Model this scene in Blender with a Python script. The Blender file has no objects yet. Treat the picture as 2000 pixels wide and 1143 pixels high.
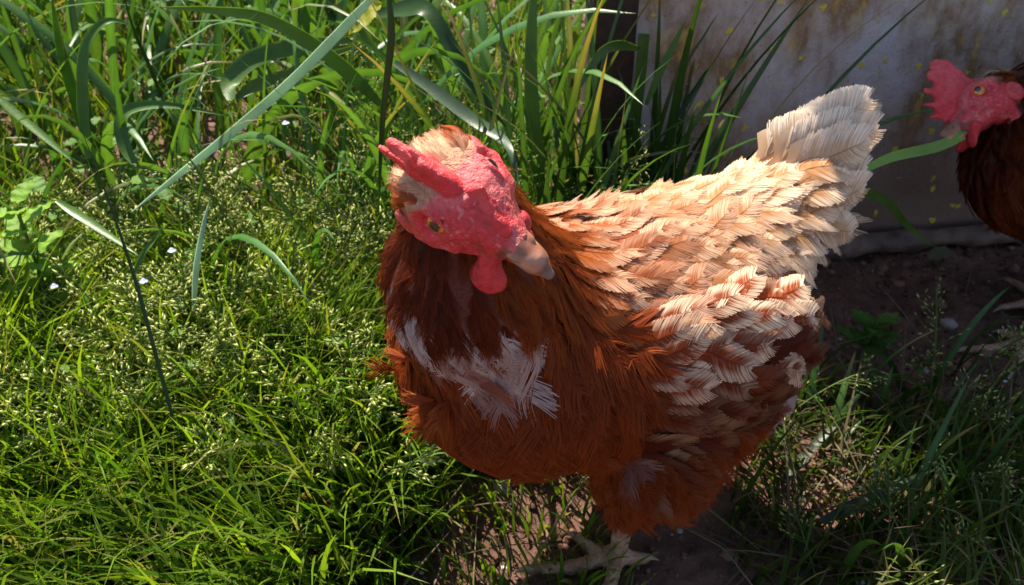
import bpy, math, random
import numpy as np
from mathutils import Vector
sc = bpy.context.scene
rng = np.random.default_rng(7)
random.seed(7)

# ------------------------------------------------------------------ camera, sky, sun, exposure
PITCH, FPX, CAMH = math.radians(35), 1650.0, 0.52
cam_d = bpy.data.cameras.new('camera'); cam_o = bpy.data.objects.new('camera', cam_d)
sc.collection.objects.link(cam_o); sc.camera = cam_o
cam_o.location = (0, 0, CAMH); cam_o.rotation_euler = (math.radians(90) - PITCH, 0, 0)
cam_d.sensor_width = 36; cam_d.lens = 36 * FPX / 2000; cam_d.clip_start = .01; cam_d.clip_end = 200
cam_d.dof.use_dof = True; cam_d.dof.focus_distance = .44; cam_d.dof.aperture_fstop = 20

SUN = Vector((-.28, .50, 1.0)).normalized()
w = bpy.data.worlds.new('World'); sc.world = w; w.use_nodes = True
sky = w.node_tree.nodes.new('ShaderNodeTexSky'); sky.sky_type = 'NISHITA'; sky.sun_disc = False
sky.sun_elevation = math.asin(SUN.z); sky.sun_rotation = math.atan2(SUN.x, SUN.y)
bg = w.node_tree.nodes['Background']; bg.inputs['Strength'].default_value = .09
w.node_tree.links.new(sky.outputs[0], bg.inputs['Color'])
sl = bpy.data.lights.new('sun', 'SUN'); so = bpy.data.objects.new('sun', sl); sc.collection.objects.link(so)
sl.energy = 5.0; sl.angle = math.radians(.5); sl.color = (1, .92, .78)
so.location = (-1, 2, 3); so.rotation_euler = SUN.to_track_quat('Z', 'Y').to_euler()
sc.view_settings.view_transform = 'Standard'; sc.view_settings.look = 'None'
sc.view_settings.exposure = 1.2; sc.view_settings.gamma = 1
sc.cycles.max_bounces = 6; sc.cycles.transparent_max_bounces = 4

# ------------------------------------------------------------------ placing helpers (pixel of the 2000 px photo -> point)
CAM = np.array([0, 0, CAMH]); RX = np.array([1., 0, 0])
UC = np.array([0, math.sin(PITCH), math.cos(PITCH)]); FC = np.array([0, math.cos(PITCH), -math.sin(PITCH)])
def ray(u, v): return RX * (u - 1000) / FPX + UC * (571.5 - v) / FPX + FC
def at_y(u, v, y): r = ray(u, v); return CAM + r * (y / r[1])
def at_z(u, v, z=0.): r = ray(u, v); return CAM + r * ((z - CAMH) / r[2])
def at_d(u, v, d): return CAM + ray(u, v) * d
def nrm(a): return a / np.maximum(np.linalg.norm(a, axis=-1, keepdims=True), 1e-9)
def sst(a, b, x): t = np.clip((x - a) / (b - a), 0, 1); return t * t * (3 - 2 * t)
def lerp(a, b, t): return a + (b - a) * t
A3 = lambda *a: np.array(a, float)

# ------------------------------------------------------------------ value noise for shapes
_perm = rng.random((32, 32, 32))
def vnoise(P, s=1.):
    P = np.asarray(P) * s; i = np.floor(P).astype(int); f = P - i; f = f * f * (3 - 2 * f); r = 0
    for dx in (0, 1):
        for dy in (0, 1):
            for dz in (0, 1):
                r = r + _perm[(i[..., 0] + dx) & 31, (i[..., 1] + dy) & 31, (i[..., 2] + dz) & 31] * \
                    (f[..., 0] if dx else 1 - f[..., 0]) * (f[..., 1] if dy else 1 - f[..., 1]) * (f[..., 2] if dz else 1 - f[..., 2])
    return r * 2 - 1

# ------------------------------------------------------------------ mesh + object helpers
def build(name, V, faces, mat, parent=None, col=None, smooth=True, base=None):
    """faces: list of int arrays (n,3)/(n,4); col: per-vertex rgb"""
    V = np.asarray(V, float)
    if base is not None: V = V - np.asarray(base)
    me = bpy.data.meshes.new(name)
    faces = [np.asarray(f, np.int32) for f in faces if len(f)]
    nl = sum(f.size for f in faces); npoly = sum(len(f) for f in faces)
    me.vertices.add(len(V)); me.vertices.foreach_set('co', V.astype(np.float32).ravel())
    me.loops.add(nl); me.loops.foreach_set('vertex_index', np.concatenate([f.ravel() for f in faces]))
    tot = np.concatenate([np.full(len(f), f.shape[1], np.int32) for f in faces])
    me.polygons.add(npoly); me.polygons.foreach_set('loop_start', np.concatenate([[0], np.cumsum(tot)[:-1]]).astype(np.int32))
    me.polygons.foreach_set('loop_total', tot)
    me.polygons.foreach_set('use_smooth', np.full(npoly, smooth))
    if col is not None:
        a = me.attributes.new('tint', 'FLOAT_COLOR', 'POINT')
        c = np.ones((len(V), 4), np.float32); c[:, :3] = col; a.data.foreach_set('color', c.ravel())
    me.update(calc_edges=True); me.validate()
    me.materials.append(mat)
    o = bpy.data.objects.new(name, me); sc.collection.objects.link(o)
    if parent is not None: o.parent = parent
    elif base is not None: o.location = base
    return o
def empty(name, loc):
    o = bpy.data.objects.new(name, None); o.empty_display_size = .02; o.location = loc; sc.collection.objects.link(o); return o
def tag(o, label=None, cat=None, group=None, kind=None):
    for k, v in (('label', label), ('category', cat), ('group', group), ('kind', kind)):
        if v: o[k] = v
    return o
class Acc:
    def __init__(s): s.V, s.F, s.C, s.n = [], [], [], 0
    def add(s, V, F, C):
        V = np.asarray(V); s.V.append(V); s.C.append(np.broadcast_to(C, (len(V), 3))); s.F += [np.asarray(f) + s.n for f in F]; s.n += len(V)
    def build(s, name, mat, parent=None, **k):
        q = [f for f in s.F if f.shape[1] == 4]; t = [f for f in s.F if f.shape[1] == 3]
        fs = ([np.concatenate(q)] if q else []) + ([np.concatenate(t)] if t else [])
        return build(name, np.concatenate(s.V), fs, mat, parent, col=np.concatenate(s.C), **k)

# ------------------------------------------------------------------ materials
def mat(name, col=None, rough=.6, spec=.4, trans=0., tcol=None, sss=0., coat=0., bump=None, var=None, attr=True):
    m = bpy.data.materials.new(name); m.use_nodes = True; nt = m.node_tree; N, Lk = nt.nodes, nt.links
    b = N['Principled BSDF']; b.inputs['Roughness'].default_value = rough; b.inputs['Specular IOR Level'].default_value = spec
    b.inputs['Coat Weight'].default_value = coat; b.inputs['Coat Roughness'].default_value = .05
    if sss: b.inputs['Subsurface Weight'].default_value = sss; b.inputs['Subsurface Radius'].default_value = (1, .25, .15); b.inputs['Subsurface Scale'].default_value = .004
    if attr: at = N.new('ShaderNodeAttribute'); at.attribute_name = 'tint'; c = at.outputs['Color']
    else: rgb = N.new('ShaderNodeRGB'); rgb.outputs[0].default_value = (*col, 1); c = rgb.outputs[0]
    tc = N.new('ShaderNodeTexCoord')
    if var:                                   # (scale, amount): mottled brightness of the material itself
        nz = N.new('ShaderNodeTexNoise'); nz.inputs['Scale'].default_value = var[0]; nz.inputs['Detail'].default_value = 6
        Lk.new(tc.outputs['Object'], nz.inputs['Vector'])
        mr = N.new('ShaderNodeMapRange'); mr.inputs[1].default_value = .3; mr.inputs[2].default_value = .7
        mr.inputs[3].default_value = 1 - var[1]; mr.inputs[4].default_value = 1 + var[1]; Lk.new(nz.outputs[0], mr.inputs[0])
        mx = N.new('ShaderNodeVectorMath'); mx.operation = 'SCALE'; Lk.new(c, mx.inputs[0]); Lk.new(mr.outputs[0], mx.inputs['Scale']); c = mx.outputs[0]
    Lk.new(c, b.inputs['Base Color'])
    if bump:                                  # list of (scale, strength, dist)
        last = None
        for s, st, d in bump:
            nz = N.new('ShaderNodeTexNoise'); nz.inputs['Scale'].default_value = s; nz.inputs['Detail'].default_value = 5
            Lk.new(tc.outputs['Object'], nz.inputs['Vector'])
            bp = N.new('ShaderNodeBump'); bp.inputs['Strength'].default_value = st; bp.inputs['Distance'].default_value = d
            Lk.new(nz.outputs[0], bp.inputs['Height'])
            if last: Lk.new(last, bp.inputs['Normal'])
            last = bp.outputs[0]
        Lk.new(last, b.inputs['Normal'])
    if trans:
        tr = N.new('ShaderNodeBsdfTranslucent'); ms = N.new('ShaderNodeMixShader'); ms.inputs[0].default_value = trans
        if tcol is not None:
            mu = N.new('ShaderNodeVectorMath'); mu.operation = 'MULTIPLY'; mu.inputs[1].default_value = tcol; Lk.new(c, mu.inputs[0]); Lk.new(mu.outputs[0], tr.inputs[0])
        else: Lk.new(c, tr.inputs[0])
        Lk.new(b.outputs[0], ms.inputs[1]); Lk.new(tr.outputs[0], ms.inputs[2]); Lk.new(ms.outputs[0], N['Material Output'].inputs[0])
    return m
M_feather = mat('feather', rough=.6, spec=.14, trans=.28, tcol=(1.1, .95, .8))
M_skin = mat('bare_skin', rough=.38, spec=.5, sss=.25, bump=[(1300, .8, .0015), (420, .7, .0022)], var=(420, .22))
M_comb = mat('comb_skin', rough=.36, spec=.5, sss=.35, bump=[(1300, .8, .0012), (400, .6, .002)], var=(320, .2))
M_horn = mat('horn', rough=.33, spec=.5, bump=[(300, .25, .001)], var=(160, .25))
M_eye = mat('eyeball', rough=.08, spec=.6, coat=1.)
M_scale = mat('leg_skin', rough=.55, spec=.4, sss=.1, bump=[(350, .5, .0015), (90, .3, .002)], var=(120, .3))
M_grass = mat('grass_blade', rough=.45, spec=.35, trans=.5, tcol=(1.35, 1.25, .5))
M_broad = mat('broad_blade', rough=.4, spec=.45, trans=.36, tcol=(1.4, 1.25, .45), bump=[(420, .25, .0008)], var=(45, .16))
M_pale = mat('pale_blade', rough=.32, spec=.5, trans=.5, tcol=(1.2, 1.25, 1.), bump=[(420, .25, .0008)], var=(45, .12))
M_seed = mat('seed_head', rough=.6, spec=.25, trans=.25, tcol=(1.1, 1.1, .6))
M_leaf = mat('weed_leaf', rough=.55, spec=.25, trans=.35, tcol=(1.4, 1.2, .4), bump=[(300, .5, .0015)], var=(90, .2))
M_twig = mat('dry_twig', rough=.8, spec=.2, bump=[(220, .6, .002)], var=(90, .3))
M_stone = mat('small_stone', rough=.8, spec=.3, bump=[(400, .5, .001)], var=(200, .2))

# ------------------------------------------------------------------ signed distance shapes and surface nets
def rcone(P, a, b, ra, rb):
    a, b = np.asarray(a, float), np.asarray(b, float); ba = b - a
    h = np.clip(((P - a) @ ba) / (ba @ ba), 0, 1)
    return np.linalg.norm(P - a - h[..., None] * ba, axis=-1) - (ra + (rb - ra) * h)
def ell(P, c, r, M=None):
    q = P - np.asarray(c, float)
    if M is not None: q = q @ M
    r = np.asarray(r, float); k0 = np.linalg.norm(q / r, axis=-1); k1 = np.linalg.norm(q / (r * r), axis=-1)
    return k0 * (k0 - 1) / np.maximum(k1, 1e-6)
def smin(a, b, k): h = np.clip(.5 + .5 * (b - a) / k, 0, 1); return b + (a - b) * h - k * h * (1 - h)
def smax(a, b, k): return -smin(-a, -b, k)
def snets(fn, lo, hi, h):
    lo = np.asarray(lo, float); n = np.ceil((np.asarray(hi) - lo) / h).astype(int) + 1
    ax = [lo[i] + h * np.arange(n[i]) for i in range(3)]
    D = np.empty(n, np.float32)
    for i in range(n[0]):
        Y, Z = np.meshgrid(ax[1], ax[2], indexing='ij')
        D[i] = fn(np.stack([np.full_like(Y, ax[0][i]), Y, Z], -1))
    ins = D < 0
    cs = np.zeros(n - 1, int)
    for a in (0, 1):
        for b in (0, 1):
            for c in (0, 1): cs += ins[a:n[0] - 1 + a, b:n[1] - 1 + b, c:n[2] - 1 + c]
    act = (cs > 0) & (cs < 8); idx = np.full(n - 1, -1); idx[act] = np.arange(act.sum())
    I = np.argwhere(act); S = np.zeros((len(I), 3)); W = np.zeros(len(I))
    cor = [(a, b, c) for a in (0, 1) for b in (0, 1) for c in (0, 1)]
    for p in cor:
        for k in range(3):
            if p[k]: continue
            q = list(p); q[k] = 1
            d0 = D[tuple((I + p).T)]; d1 = D[tuple((I + q).T)]; m = (d0 < 0) != (d1 < 0)
            t = np.where(m, d0 / np.where(d0 == d1, 1, d0 - d1), 0)
            pt = I + np.array(p, float); pt[:, k] += t
            S[m] += pt[m]; W[m] += 1
    V = lo + h * (S / W[:, None])
    F = []
    for k in range(3):
        sl0 = [slice(1, -1)] * 3; sl0[k] = slice(0, n[k] - 1)
        a = ins[tuple(sl0)]; sl1 = list(sl0); sl1[k] = slice(1, n[k]); b = ins[tuple(sl1)]
        off = np.array([1, 1, 1]); off[k] = 0
        J = np.argwhere(a != b) + off; u, v = (k + 1) % 3, (k + 2) % 3
        flip = ~ins[tuple(J.T)]
        e = np.eye(3, dtype=int)
        q = np.stack([idx[tuple((J - du * e[u] - dv * e[v]).T)] for du, dv in ((1, 1), (0, 1), (0, 0), (1, 0))], 1)
        q[flip] = q[flip][:, ::-1]; F.append(q)
    return V, np.concatenate(F)
def grad(fn, P, e=.0008):
    return nrm(np.stack([fn(P + d) - fn(P - d) for d in np.eye(3) * e], -1))

# ------------------------------------------------------------------ feathers: every barb is a strip of its own
def template(nb, seed, ragged=.1, angle=.26, fluffy=0., hwk=.8, tap=.72, pt=2.6, vane=0):
    r = np.random.default_rng(seed); V, F, s, rd, xx = [], [], [], [], []; n = 0
    K = 4 if nb > 16 else 3
    q = np.linspace(0, 1, K)
    for side in (-1, 1):
        clump = 0
        for i in range(nb):
            t0 = .03 + .94 * (i + .5) / nb
            if r.random() < .3: clump = r.normal(0, 1)
            w_ = .5 * math.sqrt(max(0, 1 - t0 ** pt)) * min(1, (t0 / .18 + .25)) * (1 + ragged * (.6 * clump + .5 * r.normal()))
            dx = angle * (1 - .35 * t0) * (1 + ragged * (.8 * clump + r.normal()))
            px = t0 + dx * q ** 1.15; py = side * w_ * q ** .85
            if fluffy: py = py + fluffy * r.normal() * .25 * q * q; px = px + fluffy * r.normal() * .15 * q
            sp = .94 / nb; hw = sp * hwk * (1 - tap * q ** 2)
            pz = (r.normal() * (.008 if vane else .02) + fluffy * r.normal() * .14) * q
            for k in range(K):
                V += [(px[k] - hw[k], py[k], pz[k]), (px[k] + hw[k], py[k] * .99, pz[k] + (.005 if vane else .012))]
                s += [q[k]] * 2; rd += [r.random() if k == 0 else rd[-1]] * 2
            for k in range(K - 1): a = n + 2 * k; F.append((a, a + 1, a + 3, a + 2) if side < 0 else (a, a + 2, a + 3, a + 1))
            n += 2 * K
    if vane:                                  # the closed web between the barbs
        xs_, ys_ = np.linspace(.02, 1.06, 10), (-1., -.8, -.45, 0, .45, .8, 1.); nv = len(ys_)
        for x in xs_:
            t_ = min(max(x - .10 - .05 * r.random(), 0), 1.); wv = .5 * math.sqrt(max(0, 1 - t_ ** pt)) * min(1, t_ / .18 + .25) * vane * (1 + .04 * r.normal())
            for y_ in ys_: V.append((x - .10 * abs(y_), y_ * wv, -.008 - .012 * abs(y_))); s.append(abs(y_) * .8); rd.append(.35 + .3 * r.random())
        for i in range(9):
            for j in range(nv - 1): a = n + i * nv + j; F.append((a, a + nv, a + nv + 1, a + 1))
        n += 10 * nv
    for k in range(6):                        # the shaft
        x = k / 5; hw = .018 * (1 - .8 * x)
        V += [(x, -hw, .016), (x, hw, .016)]; s += [-.1] * 2; rd += [.5] * 2
    for k in range(5): a = n + 2 * k; F.append((a, a + 1, a + 3, a + 2))
    return np.array(V), np.array(F), np.array(s), np.array(rd)
TPL = {'vane': [template(40, k, .045, .40, 0., .95, .62, 3.2, .92) for k in range(6)], 'small': [template(16, 20 + k, .2, .6, .15, .7, .8) for k in range(4)],
       'fluff': [template(30, 40 + k, .3, .7, .7, .42, .8) for k in range(6)], 'big': [template(95, 60 + k, .04, .26, 0., 1.0, .6, 2.0, .92) for k in range(5)],
       'hackle': [template(36, 80 + k, .16, .62, .12, .75, .8) for k in range(6)]}
def feathers(name, kind, root, T, Nn, L, W, lift, curl, base, edge, amt, parent, off, x0=.30, rnd=.3, sdf=None, rise=.004):
    n = len(root); T = T - Nn * np.sum(T * Nn, 1, keepdims=True); T = nrm(T); B = np.cross(Nn, T)
    full = lambda a: np.broadcast_to(np.asarray(a, float), (n,)).copy()
    L, W, lift, curl, amt = map(full, (L, W, lift, curl, amt)); which = rng.integers(0, len(TPL[kind]), n); acc = Acc()
    if sdf is not None:                       # each feather hugs the body: its tip ends a few millimetres clear of the surface
        d0 = sdf(root); lift = lift * .7; tip = root + T * L[:, None]
        curl = (lift * L + sdf(tip) - d0 - (rise * (1 + rng.normal(0, .3, n)) - d0)) / L; curl = np.clip(curl, -.6, 1.1)
    for k, (tv, tf, ts, tr) in enumerate(TPL[kind]):
        I = np.where(which == k)[0]
        if not len(I): continue
        x, y, z = tv.T; m = len(tv)
        X = L[I, None] * x; Y = W[I, None] * y
        Z = L[I, None] * (lift[I, None] * x - curl[I, None] * x * x) + W[I, None] * (z - .28 * y * y)
        sb = rng.normal(0, .12, (len(I), 1)); Y = Y + L[I, None] * sb * x * x
        P = root[I, None] + T[I, None] * X[..., None] + B[I, None] * Y[..., None] + Nn[I, None] * Z[..., None]
        mx = amt[I, None] * np.maximum(sst(.24, .8, ts + rnd * (tr - .5)) * sst(x0, x0 + .4, x + .2 * (tr - .5)), sst(.75, 1.06, x + .25 * (tr - .5)))
        c = lerp(base[I, None], edge[I, None], mx[..., None]) * (.90 + .20 * tr)[None, :, None] * np.where(ts < 0, .62, 1.)[None, :, None]
        F = (tf[None] + (np.arange(len(I)) * m)[:, None, None]).reshape(-1, 4)
        acc.add(P.reshape(-1, 3), [F], np.clip(c, 0, 1).reshape(-1, 3))
    return acc.build(name, M_feather, parent, base=off)
def thin(P, r, order=None):
    """greedy spacing: indices of points at least r (array) apart"""
    r = np.broadcast_to(r, (len(P),)); cell = {}; keep = []; h = float(r.max())
    for i in (rng.permutation(len(P)) if order is None else order):
        k = tuple((P[i] // h).astype(int)); ok = True
        for a in (-1, 0, 1):
            for b in (-1, 0, 1):
                for c in (-1, 0, 1):
                    for j in cell.get((k[0] + a, k[1] + b, k[2] + c), ()):
                        if ((P[i] - P[j]) ** 2).sum() < r[i] ** 2: ok = False; break
                    if not ok: break
                if not ok: break
            if not ok: break
        if ok: keep.append(i); cell.setdefault(k, []).append(i)
    return np.array(keep)

# ------------------------------------------------------------------ the hen's head in its own frame: (forward, bird's right, up) in cm
def head_sdf(P):
    Q = P.copy(); Q[..., 1] = np.abs(Q[..., 1])
    d = ell(Q, (-.6, 0, .12), (2.1, 2.0, 1.5))
    d = smin(d, rcone(Q, (.4, 0, .12), (2.5, 0, -.35), 1.34, .62), .6)
    d = smin(d, rcone(Q, (-.45, 1.0, -.8), (1.75, .35, -1.0), 1.12, .62), .5)          # cheeks and jaw
    d = smin(d, rcone(Q, (-1.2, 0, -.4), (-1.7, 0, -3.0), 1.5, 1.7), .8)           # to the neck
    d = smin(d, rcone(Q, (-1.2, 1.5, .95), (-.6, 1.4, 1.1), .18, .14), .3)          # brow ridge
    d = smin(d, rcone(Q, (-.6, 1.95, -.35), (.75, 1.6, -.5), .2, .16), .3)        # fold under the eye
    e = np.linalg.norm(Q - A3(.05, 1.98, .86), axis=-1) - .74
    d = smax(d, -e, .16)                                                            # eye socket
    ring = np.hypot(np.linalg.norm((Q - A3(.05, 1.40, .62)) * A3(1, 0, 1), axis=-1) - .60, Q[..., 1] - 1.38) - .08
    d = smin(d, ring, .1)
    d = smin(d, rcone(Q, (1.6, .42, .3), (2.55, .34, -.05), .26, .2), .22)          # ridges running to the nostrils
    return d + .04 * vnoise(P, 2.2) + .022 * vnoise(P, 5.5) + .018 * vnoise(P, 11)
def beak_sdf(P):
    Q = P.copy(); Q[..., 1] = np.abs(Q[..., 1])
    up = rcone(Q, (2.1, 0, -.32), (3.4, 0, -.56), .72, .50); up = smin(up, rcone(Q, (3.3, 0, -.56), (4.02, 0, -1.02), .49, .21), .2)
    up = smax(up, -(Q[..., 2] + .92 + .10 * (Q[..., 0] - 2.2) ) * .9 - 0 * Q[..., 0], .08)
    lo = rcone(Q, (1.9, .3, -1.05), (3.6, 0, -1.26), .36, .17)
    d = smin(up, lo, .05)
    d = smin(d, ell(Q, (2.72, .42, -.10), (.36, .19, .17)), .1)                     # flap over the nostril
    d = smax(d, -ell(Q, (2.95, .56, -.30), (.18, .14, .09)), .05)
    return d + .012 * vnoise(P, 5)
def comb_sdf(P, spikes, ridge, k=.16, flat=1.5):
    d = None; sq = A3(1, flat, 1); P0, P = P, P * sq
    for a, b, ra, rb in ridge + spikes:
        a, b = A3(*a) * sq, A3(*b) * sq; s = rcone(P, a, b, ra, rb); d = s if d is None else smin(d, s, k)
    return d / 1.15 + .025 * vnoise(P0, 3.1) + .04 * vnoise(P0, 1.3) + .008 * vnoise(P0, 8)

def uvsphere(c, r, n=28, m=20):
    th, ph = np.meshgrid(np.linspace(0, math.pi, m), np.linspace(0, 2 * math.pi, n, endpoint=False), indexing='ij')
    V = np.stack([np.sin(th) * np.cos(ph), np.sin(th) * np.sin(ph), np.cos(th)], -1).reshape(-1, 3)
    i, j = np.meshgrid(np.arange(m - 1), np.arange(n), indexing='ij'); j2 = (j + 1) % n
    F = np.stack([i * n + j, (i + 1) * n + j, (i + 1) * n + j2, i * n + j2], -1).reshape(-1, 4)
    return V, F, A3(*c) + V * r

RUF, RUFD, CREAM = A3(.225, .036, .006), A3(.095, .014, .004), A3(.86, .67, .47)
WHITE, ORANGE = A3(.74, .62, .58), A3(.42, .10, .015)

def make_hen(label, base, Bc, hd, hc, HM, S, feet, shanks, comb, dark=1., patches=(), tufts=(), tails=(), fine=1., neck=None, neck_r=1., cflat=1.5):
    """Bc body centre, hd heading, hc head centre, HM columns forward/right/up of the head, S cm scale"""
    hen = empty('hen', base); tag(hen, label, 'hen')
    Bc, hc, base = map(np.asarray, (Bc, hc, base)); f = nrm(np.r_[np.asarray(hd, float), 0.]); l = A3(-f[1], f[0], 0.); u = A3(0, 0, 1)
    BM = np.stack([f, l, u], 1); Lb = lambda P: ((P - Bc) @ BM) * 100.; Wb = lambda q: Bc + BM @ (np.asarray(q, float) / 100)
    Wh = lambda q: hc + (np.asarray(q, float) * S / 100) @ HM.T
    n0, n1, n2 = Wb((9, 0, 2.6)), lerp(Wb((10, 0, 5)), Wh((-3, 0, -2)), .6), Wh((-2.4, 0, -1.6))
    if neck: n1, n2 = A3(*neck[0]), A3(*neck[1])
    cp = np.cos(.10), np.sin(.10); PM = np.array([[cp[0], 0, -cp[1]], [0, 1, 0], [cp[1], 0, cp[0]]])
    def trunk(Q):
        d = ell(Q, (1, 0, -1.5), (12.6, 8.0, 7.9), PM)
        d = smin(d, ell(Q, (8.4, 0, -.5), (7.4, 8.0, 7.2)), 2.)
        d = smin(d, rcone(Q, (-7.5, 0, .8), (-12.5, 0, 4.2), 5.6, 3.0), 2.5)
        d = smin(d, ell(Q, (-6.2, 0, -3.0), (4.6, 5.4, 4.8)), 2.)
        return d
    WMs = {}
    for s in (1, -1):
        a, b = math.radians(-9 * s), math.radians(5)
        Rz = np.array([[math.cos(a), -math.sin(a), 0], [math.sin(a), math.cos(a), 0], [0, 0, 1]])
        Ry = np.array([[math.cos(b), 0, math.sin(b)], [0, 1, 0], [-math.sin(b), 0, math.cos(b)]])
        WMs[s] = Rz @ Ry
    wing = lambda Q, s: ell(Q, (.6, 6.5 * s, -.8 - .9 * (s < 0)), (8.6, 2.7, 5.0), WMs[s])
    def thigh(Q):
        d = None
        for s, (kn, hk) in zip((1, -1), shanks):
            a = rcone(Q, (-1.2, 4.2 * s, -4.2), Lb(A3(*kn)), 4.9, 3.5); a = smin(a, rcone(Q, (-5.2, 4.5 * s, -4.5), Lb(A3(*kn)), 4.1, 3.4), 1.); a = smin(a, rcone(Q, Lb(A3(*kn)), Lb(A3(*hk)), 3.4, 1.3), 1.5)
            d = a if d is None else np.minimum(d, a)
        return d
    def neck_sdf(P):
        a = rcone(P, n0, n1, .052 * neck_r, .040 * neck_r); return smin(a, rcone(P, n1, n2, .040 * neck_r, .025), .02)
    def body(P):
        Q = Lb(P); d = smin(trunk(Q), thigh(Q), 1.6); d = smin(d, np.minimum(wing(Q, 1), wing(Q, -1)), .7)
        return smin(d * .01, neck_sdf(P), .025)
    lo, hi = np.minimum(Bc - .27, hc - .05), np.maximum(Bc + .27, hc + .05); lo[2] = .01
    h = .0042
    BV, BF = snets(body, lo, hi, h); BN = grad(body, BV)
    pw = np.zeros(len(BV)); pc = np.zeros((len(BV), 3))
    for pu, pv, r, k in patches:
        rd_, t = nrm(ray(pu, pv)), .2
        for _ in range(60): t += .8 * float(body((CAM + rd_ * t)[None])[0])
        c = CAM + rd_ * t
        m_ = sst(r, r * .55, np.linalg.norm(BV - c, axis=1) + .25 * r * vnoise(BV, 90)); pw = np.maximum(pw, m_ * k)
    acc = Acc(); acc.add(BV, [BF], lerp(RUFD * dark * 1.1, A3(.62, .45, .42), (pw * .12)[:, None]))
    # head
    HV, HF = snets(head_sdf, (-6, -3.1, -5), (4.2, 3.1, 2.6), .075 / fine)
    red = A3(.70, .052, .062); pale = A3(.79, .15, .15)
    bare = sst(-1.25, -.75, HV[:, 0] + .35 * HV[:, 2] * (np.abs(HV[:, 1]) < .8) * 0 - .25 * sst(.9, 1.5, HV[:, 2]) * 2.4 + .2 * vnoise(HV, 1.7))
    bare = np.maximum(bare, sst(-1.9, -1.5, HV[:, 0]) * sst(.2, -.3, HV[:, 2] - .2) * sst(-1.9, -1.4, HV[:, 2]))
    hcol = lerp(red, pale, sst(-.2, .6, vnoise(HV, 1.1) + .4 * vnoise(HV, 3.))[:, None])
    hcol = lerp(hcol, A3(.80, .42, .38), (.4 * sst(.48, .7, vnoise(HV + 1.7, 8.) + .25 * vnoise(HV, 2.)))[:, None]); hcol = lerp(hcol, A3(.40, .03, .035), (.4 * sst(.35, .7, vnoise(HV + 5.1, 4.)))[:, None])
    dirt = sst(1.2, 2.2, HV[:, 0]) * sst(.0, .45, vnoise(HV + 3.3, 1.7) + .30 - .25 * HV[:, 2])
    hcol = lerp(hcol, A3(.16, .075, .05), .75 * dirt[:, None])
    hcol = lerp(lerp(RUFD * dark, A3(.50, .25, .14) * (.3 + .7 * dark), sst(.2, .9, HV[:, 2])[:, None]), hcol, bare[:, None])
    acc.add(Wh(HV), [HF[:, ::-1]], hcol)
    # shanks and toes (scaly), claws are parts
    claws = []
    for (kn, hk), (ft, toes) in zip(shanks, feet):
        ft, hk = A3(*ft), A3(*hk)
        segs = [(hk + A3(0, 0, .01), ft + A3(0, 0, .009), .0068, .0060)]
        for tip, mid in toes:
            tip, mid = A3(*tip), A3(*mid)
            segs += [(ft + A3(0, 0, .008), mid, .0055, .0044), (mid, tip, .0046, .0032)]
            claws.append((tip, nrm(tip - mid)))
        pts = np.array([p for s_ in segs for p in s_[:2]])
        def foot(P):
            d = None
            for a, b, ra, rb in segs:
                ba = b - a; ln = np.linalg.norm(ba); hh = np.clip(((P - a) @ ba) / ln ** 2, 0, 1)
                s_ = np.linalg.norm(P - a - hh[..., None] * ba, axis=-1) - (ra + (rb - ra) * hh) - .00055 * np.abs(np.sin(hh * ln * 620))
                d = s_ if d is None else smin(d, s_, .004)
            return d + .0004 * vnoise(P, 400)
        FV, FF = snets(foot, pts.min(0) - .011, pts.max(0) + .011, .0013)
        fc = lerp(A3(.44, .21, .12), A3(.60, .35, .22), sst(-.4, .5, vnoise(FV, 160))[:, None])
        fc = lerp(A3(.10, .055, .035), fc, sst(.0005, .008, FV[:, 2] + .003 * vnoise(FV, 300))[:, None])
        acc.add(FV, [FF], fc)
    bd = acc.build('body', M_skin, hen, base=base)
    for tip, dr in claws:
        k = np.linspace(0, 1, 6); ring = np.linspace(0, 2 * math.pi, 8, endpoint=False)
        cpt = tip + dr * .010 * k[:, None] + A3(0, 0, -1) * (.005 * k ** 2)[:, None] + A3(0, 0, .001)
        sd = nrm(np.cross(dr, A3(0, 0, 1))); up = np.cross(sd, dr); r = .0031 * (1 - .85 * k)
        V = cpt[:, None] + r[:, None, None] * (np.cos(ring)[None, :, None] * sd + np.sin(ring)[None, :, None] * up)
        i, j = np.meshgrid(np.arange(5), np.arange(8), indexing='ij'); j2 = (j + 1) % 8
        build('claw', V.reshape(-1, 3), [np.stack([i * 8 + j, i * 8 + j2, (i + 1) * 8 + j2, (i + 1) * 8 + j], -1).reshape(-1, 4)], M_horn, hen,
              col=np.tile(A3(.36, .25, .17), (48, 1)), base=base)
    # beak
    V, F = snets(beak_sdf, (1.4, -1, -1.8), (4.8, 1, .5), .05 / fine)
    c = lerp(A3(.29, .115, .065), A3(.42, .20, .13), sst(-.3, .4, V[:, 1] * .6 + vnoise(V, 1.4) * .7)[:, None])
    c = lerp(c, A3(.50, .20, .06), (sst(-.5, -.95, V[:, 2]) * .7)[:, None])
    c = lerp(c, A3(.12, .10, .10), (sst(3.65, 4.15, V[:, 0] + .1 * vnoise(V, 4)) * .9)[:, None])
    c = lerp(c, A3(.10, .05, .035), (sst(2.75, 2.1, V[:, 0] + .5 * vnoise(V, 2.4)) * .8)[:, None])
    c = lerp(c, A3(.05, .02, .015), (.85 * sst(.10, .03, np.abs(V[:, 2] + .95 + .10 * (V[:, 0] - 2.2))) * sst(.12, .2, np.abs(V[:, 1])))[:, None])
    build('beak', Wh(V), [F[:, ::-1]], M_horn, hen, col=c, base=base)
    # comb
    spikes, ridge = comb
    pts = np.array([p for s_ in spikes + ridge for p in s_[:2]])
    V, F = snets(lambda P: comb_sdf(P, spikes, ridge, flat=cflat), pts.min(0) - .6, pts.max(0) + .6, .07 / fine)
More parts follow.
